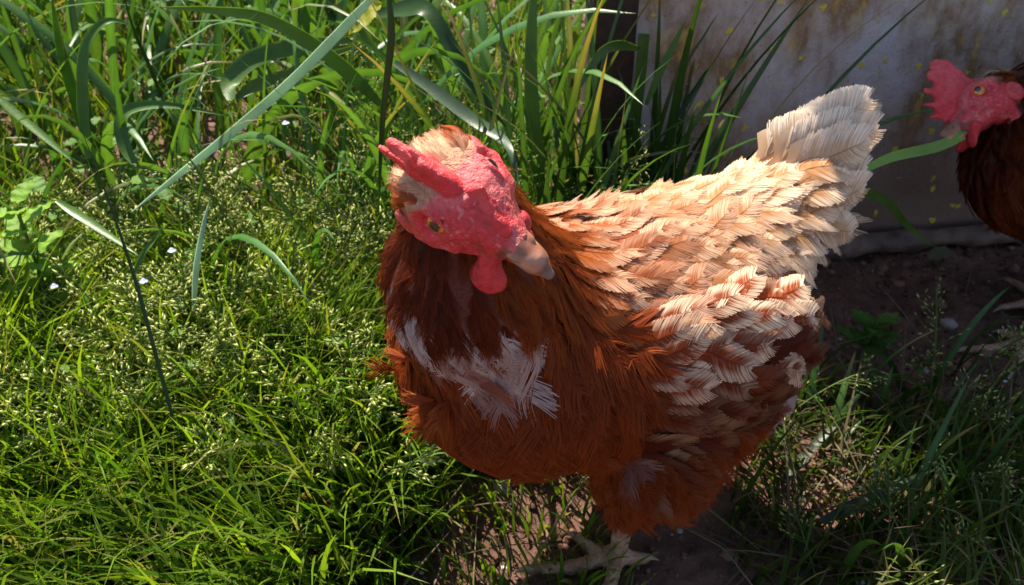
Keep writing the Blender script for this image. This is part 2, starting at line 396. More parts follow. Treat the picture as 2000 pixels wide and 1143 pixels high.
    tipc = sst(1.6, 3.2, V[:, 2])
    build('comb', Wh(V), [F[:, ::-1]], M_comb, hen, col=lerp(A3(.68, .034, .042), A3(.79, .12, .12), (.6 * sst(-.4, .6, vnoise(V, 1.6)) + .4 * tipc)[:, None]), base=base)
    # wattles, ear lobes, eyes
    dn = HM.T @ A3(0, 0, -1)
    for s in (1, -1):
        a = A3(1.7, .80 * s, -1.2); b = a + nrm(dn + A3(.25, .55 if s > 0 else .25, -.35)) * 1.0
        ax_ = nrm(b - a); sd = nrm(np.cross(ax_, A3(.15, .55 * s, .85))); Mx = np.stack([ax_, sd, np.cross(ax_, sd)], 1)
        V, F = snets(lambda P: smin(ell(P, b, (.72, .80, .22), Mx), rcone(P, a, b, .5, .3), .3) + .03 * vnoise(P, 2.2), np.minimum(a, b) - 1.5, np.maximum(a, b) + 1.5, .08 / fine)
        build('wattle', Wh(V), [F[:, ::-1]], M_comb, hen, col=np.tile(A3(.62, .035, .045), (len(V), 1)), base=base)
        ctr = A3(-1.5, 1.95 * s, -.85)
        V, F = snets(lambda P: smax(ell(P, ctr, (.62, .28, .8)), -ell(P, ctr + A3(0, .3 * s, .1), (.26, .2, .3)), .1) + .02 * vnoise(P, 3), ctr - 1.1, ctr + 1.1, .08)
        build('earlobe', Wh(V), [F[:, ::-1]], M_comb, hen, col=np.tile(A3(.62, .07, .07), (len(V), 1)), base=base)
        n_, F, V = uvsphere((.05, 1.17 * s, .62), .53, 40, 40)
        out = nrm(A3(.25, 1. * s, .62)); e1 = nrm(np.cross(out, A3(0, 0, 1))); e2 = np.cross(out, e1)
        a = np.hypot(n_ @ e1, (n_ @ e2) * 1.0) + (n_ @ out < 0) * 2
        c = np.where((a < .46)[:, None], A3(.004, .003, .003), lerp(A3(.80, .24, .015), A3(.55, .12, .01), sst(.5, .9, a)[:, None]))
        build('eye', Wh(V), [F[:, ::-1]], M_eye, hen, col=c, base=base)
    # ---------------------------------------------------------------- plumage
    Q = Lb(BV); P2 = BV
    nk = rcone(P2, n0, n1, .052 * neck_r, .040 * neck_r); nk = np.minimum(nk, rcone(P2, n1, n2, .040 * neck_r, .025)) * 100
    tr, wl, wr, tg = trunk(Q), wing(Q, 1), wing(Q, -1), thigh(Q)
    along = ((P2 - n0) @ (n2 - n0)) / ((n2 - n0) @ (n2 - n0))
    isneck = (nk < np.minimum(tr, np.minimum(wl, wr)) + .5) & (along > .45 + .36 * sst(-.1, .5, BN @ nrm(f + .6 * l)) + .10 * vnoise(P2, 60))
    iswing = ~isneck & (np.minimum(wl, wr) < tr + .25) & (np.minimum(wl, wr) < tg + .5)
    isthigh = ~isneck & ~iswing & ((tg < tr + .2) | ((Q[:, 2] < -3.5) & (Q[:, 0] < -1)))
    isback = ~isneck & ~iswing & ~isthigh & (Q[:, 2] > 2.2 + .35 * np.maximum(Q[:, 0], 0)) | (~isneck & ~iswing & ~isthigh & (Q[:, 0] < -11))
    isback &= Q[:, 0] < 8; isbreast = ~(isneck | iswing | isthigh | isback)
    J = lambda n, a: rng.normal(0, a, n)
    def lay(name, mask, kind, r, fn, parent=hen):
        I = np.where(mask & ((name != 'wing') | (-(BN @ f) < .62)))[0]; I = I[thin(P2[I], r)]; p, nn, q = P2[I], BN[I], Q[I]; n = len(I)
        k = fn(p, nn, q, n, I); T = k['T'] - u * ((1.8 if name != 'wing' else .7) * sst(.3, .8, -(nn @ f)))[:, None] + rng.normal(0, k.get('mess', .12), (n, 3))
        return feathers(name, k.get('kind', kind), p - nn * k.get('sink', .0007), T, nn, k['L'] * (1 + J(n, .12)), k['W'] * (1 + J(n, .1)), k['lift'] + J(n, .03), k['curl'], k['base'] * dark * (1 + J(n, .09))[:, None], k['edge'] * (1 + J(n, .05))[:, None] * (.4 + .6 * dark), k['amt'], parent, base, k.get('x0', .3), sdf=body, rise=k.get('rise', .0045))
    def f_back(p, nn, q, n, I):
        rear = sst(9, -8, q[:, 0] + J(n, 1.5)); bs = lerp(ORANGE * .8, lerp(RUF * 1.15, A3(.50, .24, .10), rear[:, None]), sst(10, 3, q[:, 0])[:, None])
        return dict(T=-f + A3(0, 0, -.05) + l * (.35 * np.sign(q[:, 1]) * np.abs(q[:, 1]) / 8)[:, None], L=.030 + .009 * rear, W=.018 + .005 * rear, lift=.30, curl=.20, base=bs, edge=lerp(ORANGE * 1.2, CREAM, np.maximum(rear, .6)[:, None]), amt=np.clip(.5 + .5 * rear + J(n, .25), 0, 1), mess=.16)
    lay('back_feathers', isback, 'vane', .0092, f_back)
    def f_wing(p, nn, q, n, I):
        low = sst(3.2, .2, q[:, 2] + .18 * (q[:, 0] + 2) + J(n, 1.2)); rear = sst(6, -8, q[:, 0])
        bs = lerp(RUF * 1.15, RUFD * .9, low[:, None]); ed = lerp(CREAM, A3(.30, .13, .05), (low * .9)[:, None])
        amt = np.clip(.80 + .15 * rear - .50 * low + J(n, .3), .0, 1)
        return dict(T=-f - u * (.30 - .15 * rear)[:, None], L=.031 + .009 * rear + .006 * low, W=.020 + .004 * rear, lift=.30, curl=.19, base=bs, edge=ed, amt=amt, mess=.18)
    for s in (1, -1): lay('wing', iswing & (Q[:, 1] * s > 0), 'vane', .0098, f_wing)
    def f_breast(p, nn, q, n, I):
        fr = sst(3, 10, q[:, 0]); w_ = np.clip(pw[I] * rng.uniform(.6, 1.1, n), 0, 1)
        return dict(T=-f * (1 - .75 * fr)[:, None] - u * (.45 + .5 * fr)[:, None], rise=.0025, L=.029 + 0 * fr, W=.017 + .003 * fr, lift=.24, curl=.22, base=lerp(RUF * .85, WHITE, w_[:, None]), edge=lerp(lerp(RUF, ORANGE, .35), WHITE * 1.05, w_[:, None]), amt=.6, mess=.16)
    lay('breast_feathers', isbreast & (pw < .6), 'hackle', .0075, f_breast)
    if len(patches): lay('breast_down', isbreast & (pw >= .6), 'hackle', .0042, lambda *a: dict(f_breast(*a), L=.020, W=.012, mess=.2))
    def f_thigh(p, nn, q, n, I):
        w_ = np.maximum(pw[I], .0)
        return dict(T=-u * .8 - f * .55, rise=.003, L=.026 - .010 * sst(.11, .07, p[:, 2]), W=.022 - .008 * sst(.11, .07, p[:, 2]), lift=.26, curl=.22, base=lerp(RUF * .95, WHITE, w_[:, None]), edge=lerp(lerp(RUF, ORANGE, .4), WHITE, w_[:, None]), amt=.6, mess=.22)
    lay('leg_feathers', isthigh, 'hackle', .0066, f_thigh)
    lay('leg_feathers', (isthigh | isbreast) & (Q[:, 2] < -3.5) & (Q[:, 2] > -10.5) & (Q[:, 0] < 8), 'hackle', .0060, lambda *a: dict(f_thigh(*a), L=.017, W=.012, rise=.006, lift=.5))
    def f_neck(p, nn, q, n, I):
        a = along[I]; front = sst(-.2, .6, nn @ f)
        return dict(T=nrm(n0 - n2) + A3(0, 0, -.35), rise=.003, L=.034 - .012 * sst(.3, 1., a), W=.012 - .003 * sst(.3, 1, a), lift=.20, curl=.16, base=lerp(RUF * .8, RUFD * .8, front[:, None]), edge=lerp(ORANGE * .85, RUF * .8, front[:, None]), amt=.7, mess=.14)
    lay('neck_feathers', isneck, 'hackle', .0062, f_neck)
    for (ru, rv), (tu, tv_), nf_, Lf in tufts:    # ruffled tufts that stand off the breast
        rd_, t = nrm(ray(ru, rv)), .2
        for _ in range(60): t += .8 * float(body((CAM + rd_ * t)[None])[0])
        p = CAM + rd_ * t; dpt = float((p - CAM) @ FC); tp = at_d(tu, tv_, dpt - .006); R_ = p + rng.normal(0, .0045, (nf_, 3)); T = nrm(tp - p)[None] + rng.normal(0, .22, (nf_, 3))
        feathers('feather_tuft', 'hackle', R_, T, np.tile(nrm(CAM - p), (nf_, 1)) + rng.normal(0, .3, (nf_, 3)), Lf * (1 + J(nf_, .18)), .011, .12, .22, np.tile(RUF * 1.2, (nf_, 1)), np.tile(ORANGE, (nf_, 1)), .9, hen, base)
    # crown and cheek feathers on the head itself
    pts = HV[(bare < .35)]; gh = grad(head_sdf, pts, .06)
    ok = (pts[:, 0] > -3.6) & (pts[:, 2] > -3.2); pts, gh = pts[ok], gh[ok]; I = thin(pts, .21); pts, gh = pts[I], gh[I]; n = len(I)
    top = sst(.45, 1.2, pts[:, 2] + .4 * vnoise(pts, .9)) * sst(-2.0, -1.1, pts[:, 0] + .3 * vnoise(pts + 7, 1.1)) * sst(1.45, .75, np.abs(pts[:, 1]) + .3 * vnoise(pts, 1.3))  # pale crown patch: sun glare painted into the feather colour
    wn = nrm(gh @ HM.T)
    feathers('crown_feathers', 'hackle', Wh(pts) - wn * .0008, np.tile(HM @ A3(-1, 0, -.35), (n, 1)) + rng.normal(0, .15, (n, 3)), wn, .0115 * (1 + J(n, .15)), .0055, .14, .10,
             lerp(RUF * (.35 + .65 * dark) * 1.4, A3(.80, .54, .32) * (.4 + .6 * dark), top[:, None]), lerp(ORANGE * dark * 1.2, A3(.88, .72, .52) * (.4 + .6 * dark), top[:, None]), .7, hen, base, sdf=lambda P: head_sdf(((P - hc) * 100 / S) @ HM) * S / 100, rise=.0012)
    # tail: each feather a sub-part
    if tails:
        tl = empty('tail', (0, 0, 0)); tl.parent = hen
        for rt, tp, nn, W, b_, e_ in tails:
            rt, tp = A3(*rt), A3(*tp); T = nrm(tp - rt)[None]; n_ = nrm(nrm(A3(*nn)) - T[0] * (nrm(A3(*nn)) @ T[0]))[None]
            feathers('tail_feather', 'big', rt[None], T, n_, np.linalg.norm(tp - rt), W, .0, .05, A3(*b_)[None], A3(*e_)[None], 1., tl, base, .1, .35)
    return hen, body
# ------------------------------------------------------------------ hen in front
HM1 = nrm(np.array([[.7309, -.5842, -.3527], [-.6814, -.5956, -.4255], [-.0385, -.5514, .8334]])).T
ra_ = math.radians(10); HM1 = np.stack([HM1[:, 0], HM1[:, 1] * math.cos(ra_) - HM1[:, 2] * math.sin(ra_), HM1[:, 2] * math.cos(ra_) + HM1[:, 1] * math.sin(ra_)], 1)
comb1 = ([((-.2, .2, 1.25), (-2.95, .75, 1.9), .60, .11), ((-.5, .15, 1.5), (-2.45, .45, 2.65), .46, .12), ((-.1, .1, 1.4), (-1.6, .25, 2.8), .45, .13),
          ((.3, 0, 1.2), (-1.0, .35, 2.6), .3, .17), ((-.3, .1, 1.6), (-2.3, .45, 2.5), .34, .28), ((1.3, -.05, .75), (.75, -.45, 1.55), .26, .2)],
         [((2.1, 0, .35), (.6, 0, .95), .30, .44), ((.6, 0, .95), (-1.3, .1, 1.55), .48, .46), ((1.9, -.1, .5), (.5, -.25, 1.35), .2, .34)])
d_ = .575
CR1, WH1 = (.70, .48, .28), (.93, .83, .68)
tails1 = [((1560, 300, .600), (1700, 178, .605), (.3, -.7, .4), .036), ((1545, 305, .585), (1690, 166, .590), (.4, -.8, .3), .034),
          ((1558, 335, .578), (1722, 238, .585), (.45, -.85, .2), .034), ((1570, 372, .572), (1700, 318, .58), (.5, -.85, .1), .034),
          ((1530, 305, .568), (1655, 205, .575), (.4, -.8, .45), .032), ((1520, 318, .560), (1628, 250, .567), (.4, -.8, .5), .030),
          ((1575, 410, .566), (1692, 385, .572), (.5, -.85, .0), .032), ((1540, 355, .558), (1660, 300, .562), (.45, -.85, .2), .030),
          ((1585, 450, .565), (1672, 445, .567), (.5, -.85, -.1), .028), ((1550, 395, .556), (1660, 360, .558), (.5, -.85, .15), .030)]
tails1 += [((1500, 318, .560), (1632, 214, .566), (.4, -.8, .5), .030), ((1512, 330, .553), (1672, 250, .560), (.42, -.8, .4), .032), ((1530, 345, .553), (1705, 275, .561), (.45, -.85, .25), .032), ((1540, 315, .568), (1698, 200, .578), (.4, -.8, .35), .034), ((1490, 312, .556), (1600, 240, .560), (.4, -.7, .6), .028)]
tails1 = [(at_d(*a), lerp(at_d(*a), at_d(*b), .96), n_, w_ * 1.3, CR1, WH1) for a, b, n_, w_ in tails1]
g = lambda u_, v_, z_=.0045: tuple(at_z(u_, v_, z_))
hen1, body1 = make_hen('russet and cream hen with its head tilted to the camera, standing at the grass edge',
    base=(.075, .41, 0), Bc=(.078, .447, .2), hd=(-.87, -.49), hc=tuple(A3(-.0202, .3244, .3439) - UC * .0018), HM=HM1, S=1.17,
    feet=[(g(1205, 1096, 0), [(g(1030, 1112), g(1118, 1108)), (g(1124, 1048), g(1165, 1078)), (g(1172, 1200), g(1190, 1150)), (g(1262, 1090), g(1238, 1092))]),
          ((.100, .472, 0), [((.066, .474, .004), (.085, .475, .005)), ((.08, .508, .004), (.092, .49, .005)), ((.078, .44, .004), (.09, .455, .005))])],
    shanks=[(tuple(at_z(1275, 880, .125)), tuple(at_z(1224, 992, .062))), ((.078, .452, .12), (.096, .460, .058))],
    comb=comb1, cflat=1.1, neck=(at_d(925, 545, .436), at_d(908, 425, .398)), patches=[(800, 610, .030, .9), (945, 700, .027, .8), (1000, 660, .016, .65), (1230, 890, .012, .12), (1530, 790, .03, .6)], tufts=[((805, 722), (740, 716), 4, .015), ((872, 792), (826, 880), 6, .019), ((860, 770), (800, 800), 4, .015)], tails=tails1)
tag(hen1, group=None)
# ------------------------------------------------------------------ hen behind, by the wall
F2 = nrm(-.80 * RX - .58 * UC + .05 * FC); L2 = nrm(-FC * .93 + .10 * UC - .2 * RX); L2 = nrm(L2 - F2 * (F2 @ L2)); HM2 = np.stack([F2, -L2, np.cross(-L2, F2)], 1)
comb2 = ([((1.3, 0, .9), (1.9, 0, 2.0), .6, .5), ((.5, 0, 1.2), (1.1, 0, 2.8), .7, .6), ((.2, 0, 1.2), (.5, 0, 4.3), .6, .5), ((-.3, 0, 1.2), (-.1, 0, 4.0), .5, .4), ((1.0, 0, 1.0), (1.7, 0, 2.5), .7, .6), ((1.6, 0, .7), (2.4, 0, 1.4), .6, .5), ((1.9, 0, .5), (3.3, 0, 1.3), .34, .16), ((1.3, 0, .9), (3.1, 0, 2.4), .42, .15), ((.7, 0, 1.1), (2.3, 0, 3.2), .5, .2),
          ((0, 0, 1.2), (1.2, 0, 3.9), .55, .4), ((-.5, 0, 1.3), (.2, 0, 3.9), .45, .36), ((1.2, 0, 1.), (1.6, 0, 2.2), .6, .5), ((1.9, 0, .6), (2.6, 0, .5), .36, .3)],
         [((2.2, 0, .3), (.6, 0, .95), .3, .34), ((.6, 0, .95), (-1.0, 0, 1.5), .36, .34)])
hc2 = at_d(1925, 192, .72) + HM2 @ A3(0, 1, 0) * .014
hen2, body2 = make_hen('dark brown hen beside the wall holding a grass blade in its beak',
    base=(.52, .67, 0), Bc=(.575, .705, .19), hd=(-.97, -.22), hc=tuple(hc2), HM=HM2, S=1.14,
    feet=[(g(2010, 672, 0), [(g(1882, 684), g(1945, 682)), (g(1960, 650), g(1985, 660)), (g(1975, 730), g(1992, 700))]),
          ((.56, .72, 0), [((.51, .71, .004), (.535, .715, .005)), ((.54, .76, .004), (.55, .74, .005)), ((.53, .69, .004), (.545, .705, .005))])],
    shanks=[((.55, .645, .12), (.53, .655, .06)), ((.58, .74, .12), (.575, .725, .06))], comb=comb2, neck=(at_d(2020, 320, .75), at_d(1982, 198, .742)), dark=.5, neck_r=1.2, fine=.7,
    tails=[(A3(.74, .735, .25) + A3(0, .01, 0) * k, A3(.82, .755, .32 - .02 * k) + A3(0, .012, 0) * k, (-.2, 1 if k > 0 else -1, .1), .034, RUFD, RUF) for k in (-1, 0, 1)])
# ------------------------------------------------------------------ ground
def axis(lo, hi, st, far):
    a = list(np.arange(lo, hi + st, st)); d = st; x, y = a[0], a[-1]; L_, R_ = [], []
    while x > -far: d *= 1.35; x -= d; y += d; L_.append(x); R_.append(y)
    return np.array(L_[::-1] + a + R_)
def soilz(x, y):
    P = np.stack([x, y, 0 * x], -1); fade = sst(2.5, 1.2, np.hypot(x, y - .6))
    return fade * (.005 * vnoise(P, 22) + .004 * np.abs(vnoise(P, 60)) + .002 * vnoise(P, 150)) - .004
gx, gy = axis(-.75, .85, .006, 60), axis(.25, .95, .006, 60)
X, Y = np.meshgrid(gx, gy, indexing='ij'); ny = len(gy); Z = soilz(X, Y)
i, j = np.meshgrid(np.arange(len(gx) - 1), np.arange(ny - 1), indexing='ij')
GF = np.stack([i * ny + j, (i + 1) * ny + j, (i + 1) * ny + j + 1, i * ny + j + 1], -1).reshape(-1, 4)
def nodes_mat(name):
    m = bpy.data.materials.new(name); m.use_nodes = True; return m, m.node_tree.nodes, m.node_tree.links
def noise(N, Lk, vec, scale, det=6, rough=.6):
    n = N.new('ShaderNodeTexNoise'); n.inputs['Scale'].default_value = scale; n.inputs['Detail'].default_value = det; n.inputs['Roughness'].default_value = rough
    Lk.new(vec, n.inputs['Vector']); return n.outputs[0]
def ramp(N, Lk, fac, stops):
    r = N.new('ShaderNodeValToRGB'); e = r.color_ramp.elements
    while len(e) < len(stops): e.new(.5)
    for k, (p, c) in enumerate(stops): e[k].position = p; e[k].color = (*c, 1) if len(c) == 3 else c
    Lk.new(fac, r.inputs[0]); return r.outputs[0]
def mixc(N, Lk, fac, a, b, mode='MIX'):
    m = N.new('ShaderNodeMix'); m.data_type = 'RGBA'; m.blend_type = mode
    if isinstance(fac, float): m.inputs[0].default_value = fac
    else: Lk.new(fac, m.inputs[0])
    for s, v in ((6, a), (7, b)):
        if isinstance(v, tuple): m.inputs[s].default_value = (*v, 1)
        else: Lk.new(v, m.inputs[s])
    return m.outputs[2]
def bumped(N, Lk, hs, b):
    last = None
    for h_, st, d in hs:
        bp = N.new('ShaderNodeBump'); bp.inputs['Strength'].default_value = st; bp.inputs['Distance'].default_value = d; Lk.new(h_, bp.inputs['Height'])
        if last: Lk.new(last, bp.inputs['Normal'])
        last = bp.outputs[0]
    Lk.new(last, b.inputs['Normal'])
M_soil, N, Lk = nodes_mat('soil'); b = N['Principled BSDF']; tc = N.new('ShaderNodeTexCoord'); v = tc.outputs['Object']
c = ramp(N, Lk, noise(N, Lk, v, 28, 8, .7), [(.3, (.040, .018, .011)), (.5, (.135, .058, .036)), (.7, (.22, .11, .07))])
c = mixc(N, Lk, ramp(N, Lk, noise(N, Lk, v, 420, 2), [(.66, (0, 0, 0)), (.74, (1, 1, 1))]), c, (.26, .19, .15))
Lk.new(c, b.inputs['Base Color']); b.inputs['Roughness'].default_value = .75
bumped(N, Lk, [(noise(N, Lk, v, 90, 6, .7), .8, .006), (noise(N, Lk, v, 400, 4, .7), .7, .002)], b)
tag(build('ground', np.stack([X, Y, Z], -1).reshape(-1, 3), [GF], M_soil), kind='structure')

# crumbs of soil: rough little lumps
def lump_tpl(seed):
    r = np.random.default_rng(seed); V, F = uvsphere((0, 0, 0), 1., 8, 6)[:2]
    return V * (1 + .35 * vnoise(V + seed * 3.1, 1.3)[:, None]) * A3(1, .8, .65), F
LT = [lump_tpl(k) for k in range(8)]
def soil_w(x, y):                              # where bare soil shows
    a = sst(-.10, -.055, x + .02 * vnoise(np.stack([x, y, 0 * x], -1), 14)) * sst(.52, .47, y) * sst(.20, .15, x)
    yl = .595 - .30 * (x - .30)
    b_ = sst(.20, .30, x) * sst(-.02, .035, y - yl + .03 * vnoise(np.stack([x, y, 0 * x + 3], -1), 12))
    return np.maximum(a, b_)
acc = Acc(); k = 0
while k < 2600:
    x, y = rng.uniform(-.15, .75), rng.uniform(.33, .86)
    if rng.random() > soil_w(np.array(x), np.array(y)) + .05: continue
    V, F = LT[k % 8]; r = min(.0085, .0012 * (1 + rng.pareto(2.3))); a = rng.uniform(0, 6.28); ca, sa = math.cos(a), math.sin(a)
    V = (V * r) @ np.array([[ca, sa, 0], [-sa, ca, 0], [0, 0, 1]]) + A3(x, y, float(soilz(np.array(x), np.array(y))) + .2 * r)
    t = rng.random(); acc.add(V, [F], lerp(A3(.06, .028, .017), A3(.24, .125, .08), t) if t < .97 else A3(.34, .29, .25)); k += 1
M_crumb = mat('soil_crumb', rough=.85, spec=.2, bump=[(500, .6, .001)])
tag(acc.build('soil_crumbs', M_crumb), kind='stuff')

# ------------------------------------------------------------------ wall, bar, post
WX = lambda x: .785 + .15 * x
wd = nrm(A3(1, .15, 0)); wn_ = A3(.15, -1, 0) / math.hypot(1, .15)
def slab(name, x0, x1, z0, z1, th, mt, nx=60, nz=30, amp=.0015, edge=None):
    u_, q_ = np.meshgrid(np.linspace(x0, x1, nx), np.linspace(z0, z1, nz), indexing='ij')
    if edge: u_ = x1 - (x1 - u_) * (x1 - edge(q_)) / (x1 - x0)
    fr = np.stack([u_, WX(u_), q_], -1); fr = fr + wn_ * (amp * vnoise(fr, 25) + amp * .6 * vnoise(fr, 80))[..., None]
    bk = np.stack([u_, WX(u_), q_], -1) - wn_ * th
    i, j = np.meshgrid(np.arange(nx - 1), np.arange(nz - 1), indexing='ij'); f = np.stack([i * nz + j, (i + 1) * nz + j, (i + 1) * nz + j + 1, i * nz + j + 1], -1).reshape(-1, 4)
    n = nx * nz; fs = [f, f[:, ::-1] + n]
    for ln in (np.arange(nx) * nz, np.arange(nx) * nz + nz - 1, np.arange(nz), (nx - 1) * nz + np.arange(nz)): fs.append(np.stack([ln[:-1], ln[1:], ln[1:] + n, ln[:-1] + n], 1))
    return build(name, np.concatenate([fr.reshape(-1, 3), bk.reshape(-1, 3)]), fs, mt, smooth=True)
M_wall, N, Lk = nodes_mat('weathered_wall'); b = N['Principled BSDF']; tc = N.new('ShaderNodeTexCoord'); v = tc.outputs['Object']
sx = N.new('ShaderNodeSeparateXYZ'); Lk.new(v, sx.inputs[0])
mp = N.new('ShaderNodeMapping'); mp.inputs['Scale'].default_value = (1, 1, .55); Lk.new(v, mp.inputs[0]); vs = mp.outputs[0]
c = ramp(N, Lk, noise(N, Lk, vs, 26, 7, .62), [(.34, (.58, .43, .36)), (.46, (.44, .29, .20)), (.55, (.27, .14, .06)), (.64, (.56, .33, .07))])
c = mixc(N, Lk, ramp(N, Lk, noise(N, Lk, vs, 11, 5, .6), [(.46, (0, 0, 0)), (.62, (1, 1, 1))]), c, (.60, .50, .48))
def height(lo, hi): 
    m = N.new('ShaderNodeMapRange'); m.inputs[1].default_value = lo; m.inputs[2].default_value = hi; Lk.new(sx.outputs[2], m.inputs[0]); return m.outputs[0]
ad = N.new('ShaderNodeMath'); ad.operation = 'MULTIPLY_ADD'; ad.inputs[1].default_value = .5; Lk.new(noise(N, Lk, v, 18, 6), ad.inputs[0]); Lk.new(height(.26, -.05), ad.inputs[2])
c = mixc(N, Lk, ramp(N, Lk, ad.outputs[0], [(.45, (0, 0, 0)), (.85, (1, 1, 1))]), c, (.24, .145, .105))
# lichen rosettes: Voronoi spots, only where a broad noise allows, mostly high up
vo = N.new('ShaderNodeTexVoronoi'); vo.inputs['Scale'].default_value = 52; Lk.new(v, vo.inputs['Vector'])
nz = noise(N, Lk, v, 160, 4); m1 = N.new('ShaderNodeMath'); m1.operation = 'MULTIPLY_ADD'; m1.inputs[1].default_value = .75; Lk.new(nz, m1.inputs[0]); Lk.new(vo.outputs['Distance'], m1.inputs[2])
sp = ramp(N, Lk, m1.outputs[0], [(.52, (1, 1, 1)), (.58, (0, 0, 0))])
sel = N.new('ShaderNodeSeparateColor'); Lk.new(vo.outputs['Color'], sel.inputs[0])
s1 = ramp(N, Lk, sel.outputs[0], [(.40, (0, 0, 0)), (.44, (1, 1, 1))])
fk = N.new('ShaderNodeMath'); fk.operation = 'MULTIPLY'; Lk.new(sp, fk.inputs[0]); Lk.new(s1, fk.inputs[1])
c = mixc(N, Lk, fk.outputs[0], c, (.75, .54, .05))
c = mixc(N, Lk, ramp(N, Lk, noise(N, Lk, v, 300, 3), [(.66, (0, 0, 0)), (.72, (1, 1, 1))]), c, (.05, .035, .03))
Lk.new(c, b.inputs['Base Color']); b.inputs['Roughness'].default_value = .62; b.inputs['Specular IOR Level'].default_value = .45
bumped(N, Lk, [(noise(N, Lk, v, 60, 7, .7), .5, .006), (noise(N, Lk, v, 260, 5, .7), .6, .0025), (fk.outputs[0], .5, .002)], b)
tag(slab('wall', .15, 1.7, -.03, 1.7, .05, M_wall, 220, 190, edge=lambda z: .113 + .019 * sst(.34, .42, z) - .10 * sst(.84, .92, z)), 'weathered grey wall with rust stains and yellow lichen behind the two hens', 'wall')  # unseen upper left edge shaped to throw shade at lower right, sparing the tail
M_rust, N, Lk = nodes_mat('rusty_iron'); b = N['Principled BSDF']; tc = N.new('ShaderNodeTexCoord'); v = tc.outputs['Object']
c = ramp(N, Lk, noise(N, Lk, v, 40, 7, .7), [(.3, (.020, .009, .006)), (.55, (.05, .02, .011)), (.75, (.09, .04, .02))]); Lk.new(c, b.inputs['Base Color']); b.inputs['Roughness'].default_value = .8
bumped(N, Lk, [(noise(N, Lk, v, 120, 6, .7), .6, .003)], b)
WX0 = WX; WX = lambda x: WX0(x) - .012
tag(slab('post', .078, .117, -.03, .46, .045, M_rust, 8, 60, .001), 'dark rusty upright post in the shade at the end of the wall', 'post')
WX = WX0
nb_, nr_ = 240, 14; xs = np.linspace(.13, 1.65, nb_); ang = np.linspace(0, 2 * math.pi, nr_, endpoint=False)
ctr = np.stack([xs, WX(xs) - .021, .011 + 0 * xs], -1)
V = ctr[:, None] + .0135 * (np.cos(ang)[None, :, None] * wn_ + np.sin(ang)[None, :, None] * A3(0, 0, 1)) * A3(1, 1, .9)
V = V + (.0042 * vnoise(V, 24) + .0015 * vnoise(V, 110))[..., None] * nrm(V - ctr[:, None])
i, j = np.meshgrid(np.arange(nb_ - 1), np.arange(nr_), indexing='ij'); j2 = (j + 1) % nr_
M_bar = mat('weathered_bar', col=(.17, .10, .075), rough=.6, spec=.4, var=(40, .5), bump=[(90, .7, .004), (350, .5, .0015)], attr=False)
tag(build('bar', V.reshape(-1, 3), [np.stack([i * nr_ + j, i * nr_ + j2, (i + 1) * nr_ + j2, (i + 1) * nr_ + j], -1).reshape(-1, 4)], M_bar), 'long weathered bar lying along the foot of the wall', 'bar')

# ------------------------------------------------------------------ grass builders
def ribbons(root, az, th0, th1, L, W, segs, c0, c1, fold=0., roll=None, pw=1.6, tipw=1., cut=None):
    """blades bending over: th0 lean at the base, th1 extra lean by the tip; returns V, F, C"""
    n = len(root); full = lambda a: np.broadcast_to(np.asarray(a, float), (n,))
    az, th0, th1, L, W = map(full, (az, th0, th1, L, W)); s = np.linspace(0, 1, segs + 1)
    th = th0[:, None] + th1[:, None] * s[None] ** pw
    dh = np.stack([np.cos(az), np.sin(az), 0 * az], -1); dz = A3(0, 0, 1)
    T = np.sin(th)[..., None] * dh[:, None] + np.cos(th)[..., None] * dz
    step = (L / segs)[:, None, None] * .5 * (T[:, :-1] + T[:, 1:])
    C_ = np.concatenate([root[:, None], root[:, None] + np.cumsum(step, 1)], 1)
    sd = np.stack([-np.sin(az), np.cos(az), 0 * az], -1)[:, None]; nn = np.cross(T, np.broadcast_to(sd, T.shape))
    tw = (full(0 if roll is None else roll)[:, None] * (.3 + .7 * s[None]))[..., None]
    side = sd * np.cos(tw) + nn * np.sin(tw); nn2 = np.cross(T, side)
    pr = np.clip(np.minimum(1, .55 + 2.2 * s) * (1 - s ** 2.6), .0, 1) ** .8
    wd_ = (W[:, None] * pr[None] * .5)[..., None]
    if fold: V = np.stack([C_ - side * wd_ - nn2 * wd_ * fold, C_, C_ + side * wd_ - nn2 * wd_ * fold], 2); m = 3
    else: V = np.stack([C_ - side * wd_, C_ + side * wd_], 2); m = 2
    V = V.reshape(-1, 3); k = np.arange(n)[:, None, None] * (segs + 1) * m; r = np.arange(segs)[None, :, None] * m; q = np.arange(m - 1)[None, None]
    a = k + r + q; F = np.stack([a, a + 1, a + m + 1, a + m], -1).reshape(-1, 4)
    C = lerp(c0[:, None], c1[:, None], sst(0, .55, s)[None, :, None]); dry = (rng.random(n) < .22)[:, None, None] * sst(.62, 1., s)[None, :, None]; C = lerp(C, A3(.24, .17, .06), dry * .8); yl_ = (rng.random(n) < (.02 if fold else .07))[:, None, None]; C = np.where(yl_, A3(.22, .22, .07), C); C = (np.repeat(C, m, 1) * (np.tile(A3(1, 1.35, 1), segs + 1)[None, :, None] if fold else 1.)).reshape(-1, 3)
    return V, F, C
GRN = lambda n, a, b_: lerp(A3(*a), A3(*b_), rng.random((n, 1))) * (1 + rng.normal(0, .12, (n, 1)))
def scatter(n, x0, x1, y0, y1, dens):
    out = []
    while sum(map(len, out)) < n:
        p = np.stack([rng.uniform(x0, x1, 4 * n), rng.uniform(y0, y1, 4 * n)], 1); out.append(p[rng.random(4 * n) < dens(p[:, 0], p[:, 1])])
    p = np.concatenate(out)[:n]; return np.c_[p, soilz(p[:, 0], p[:, 1])]
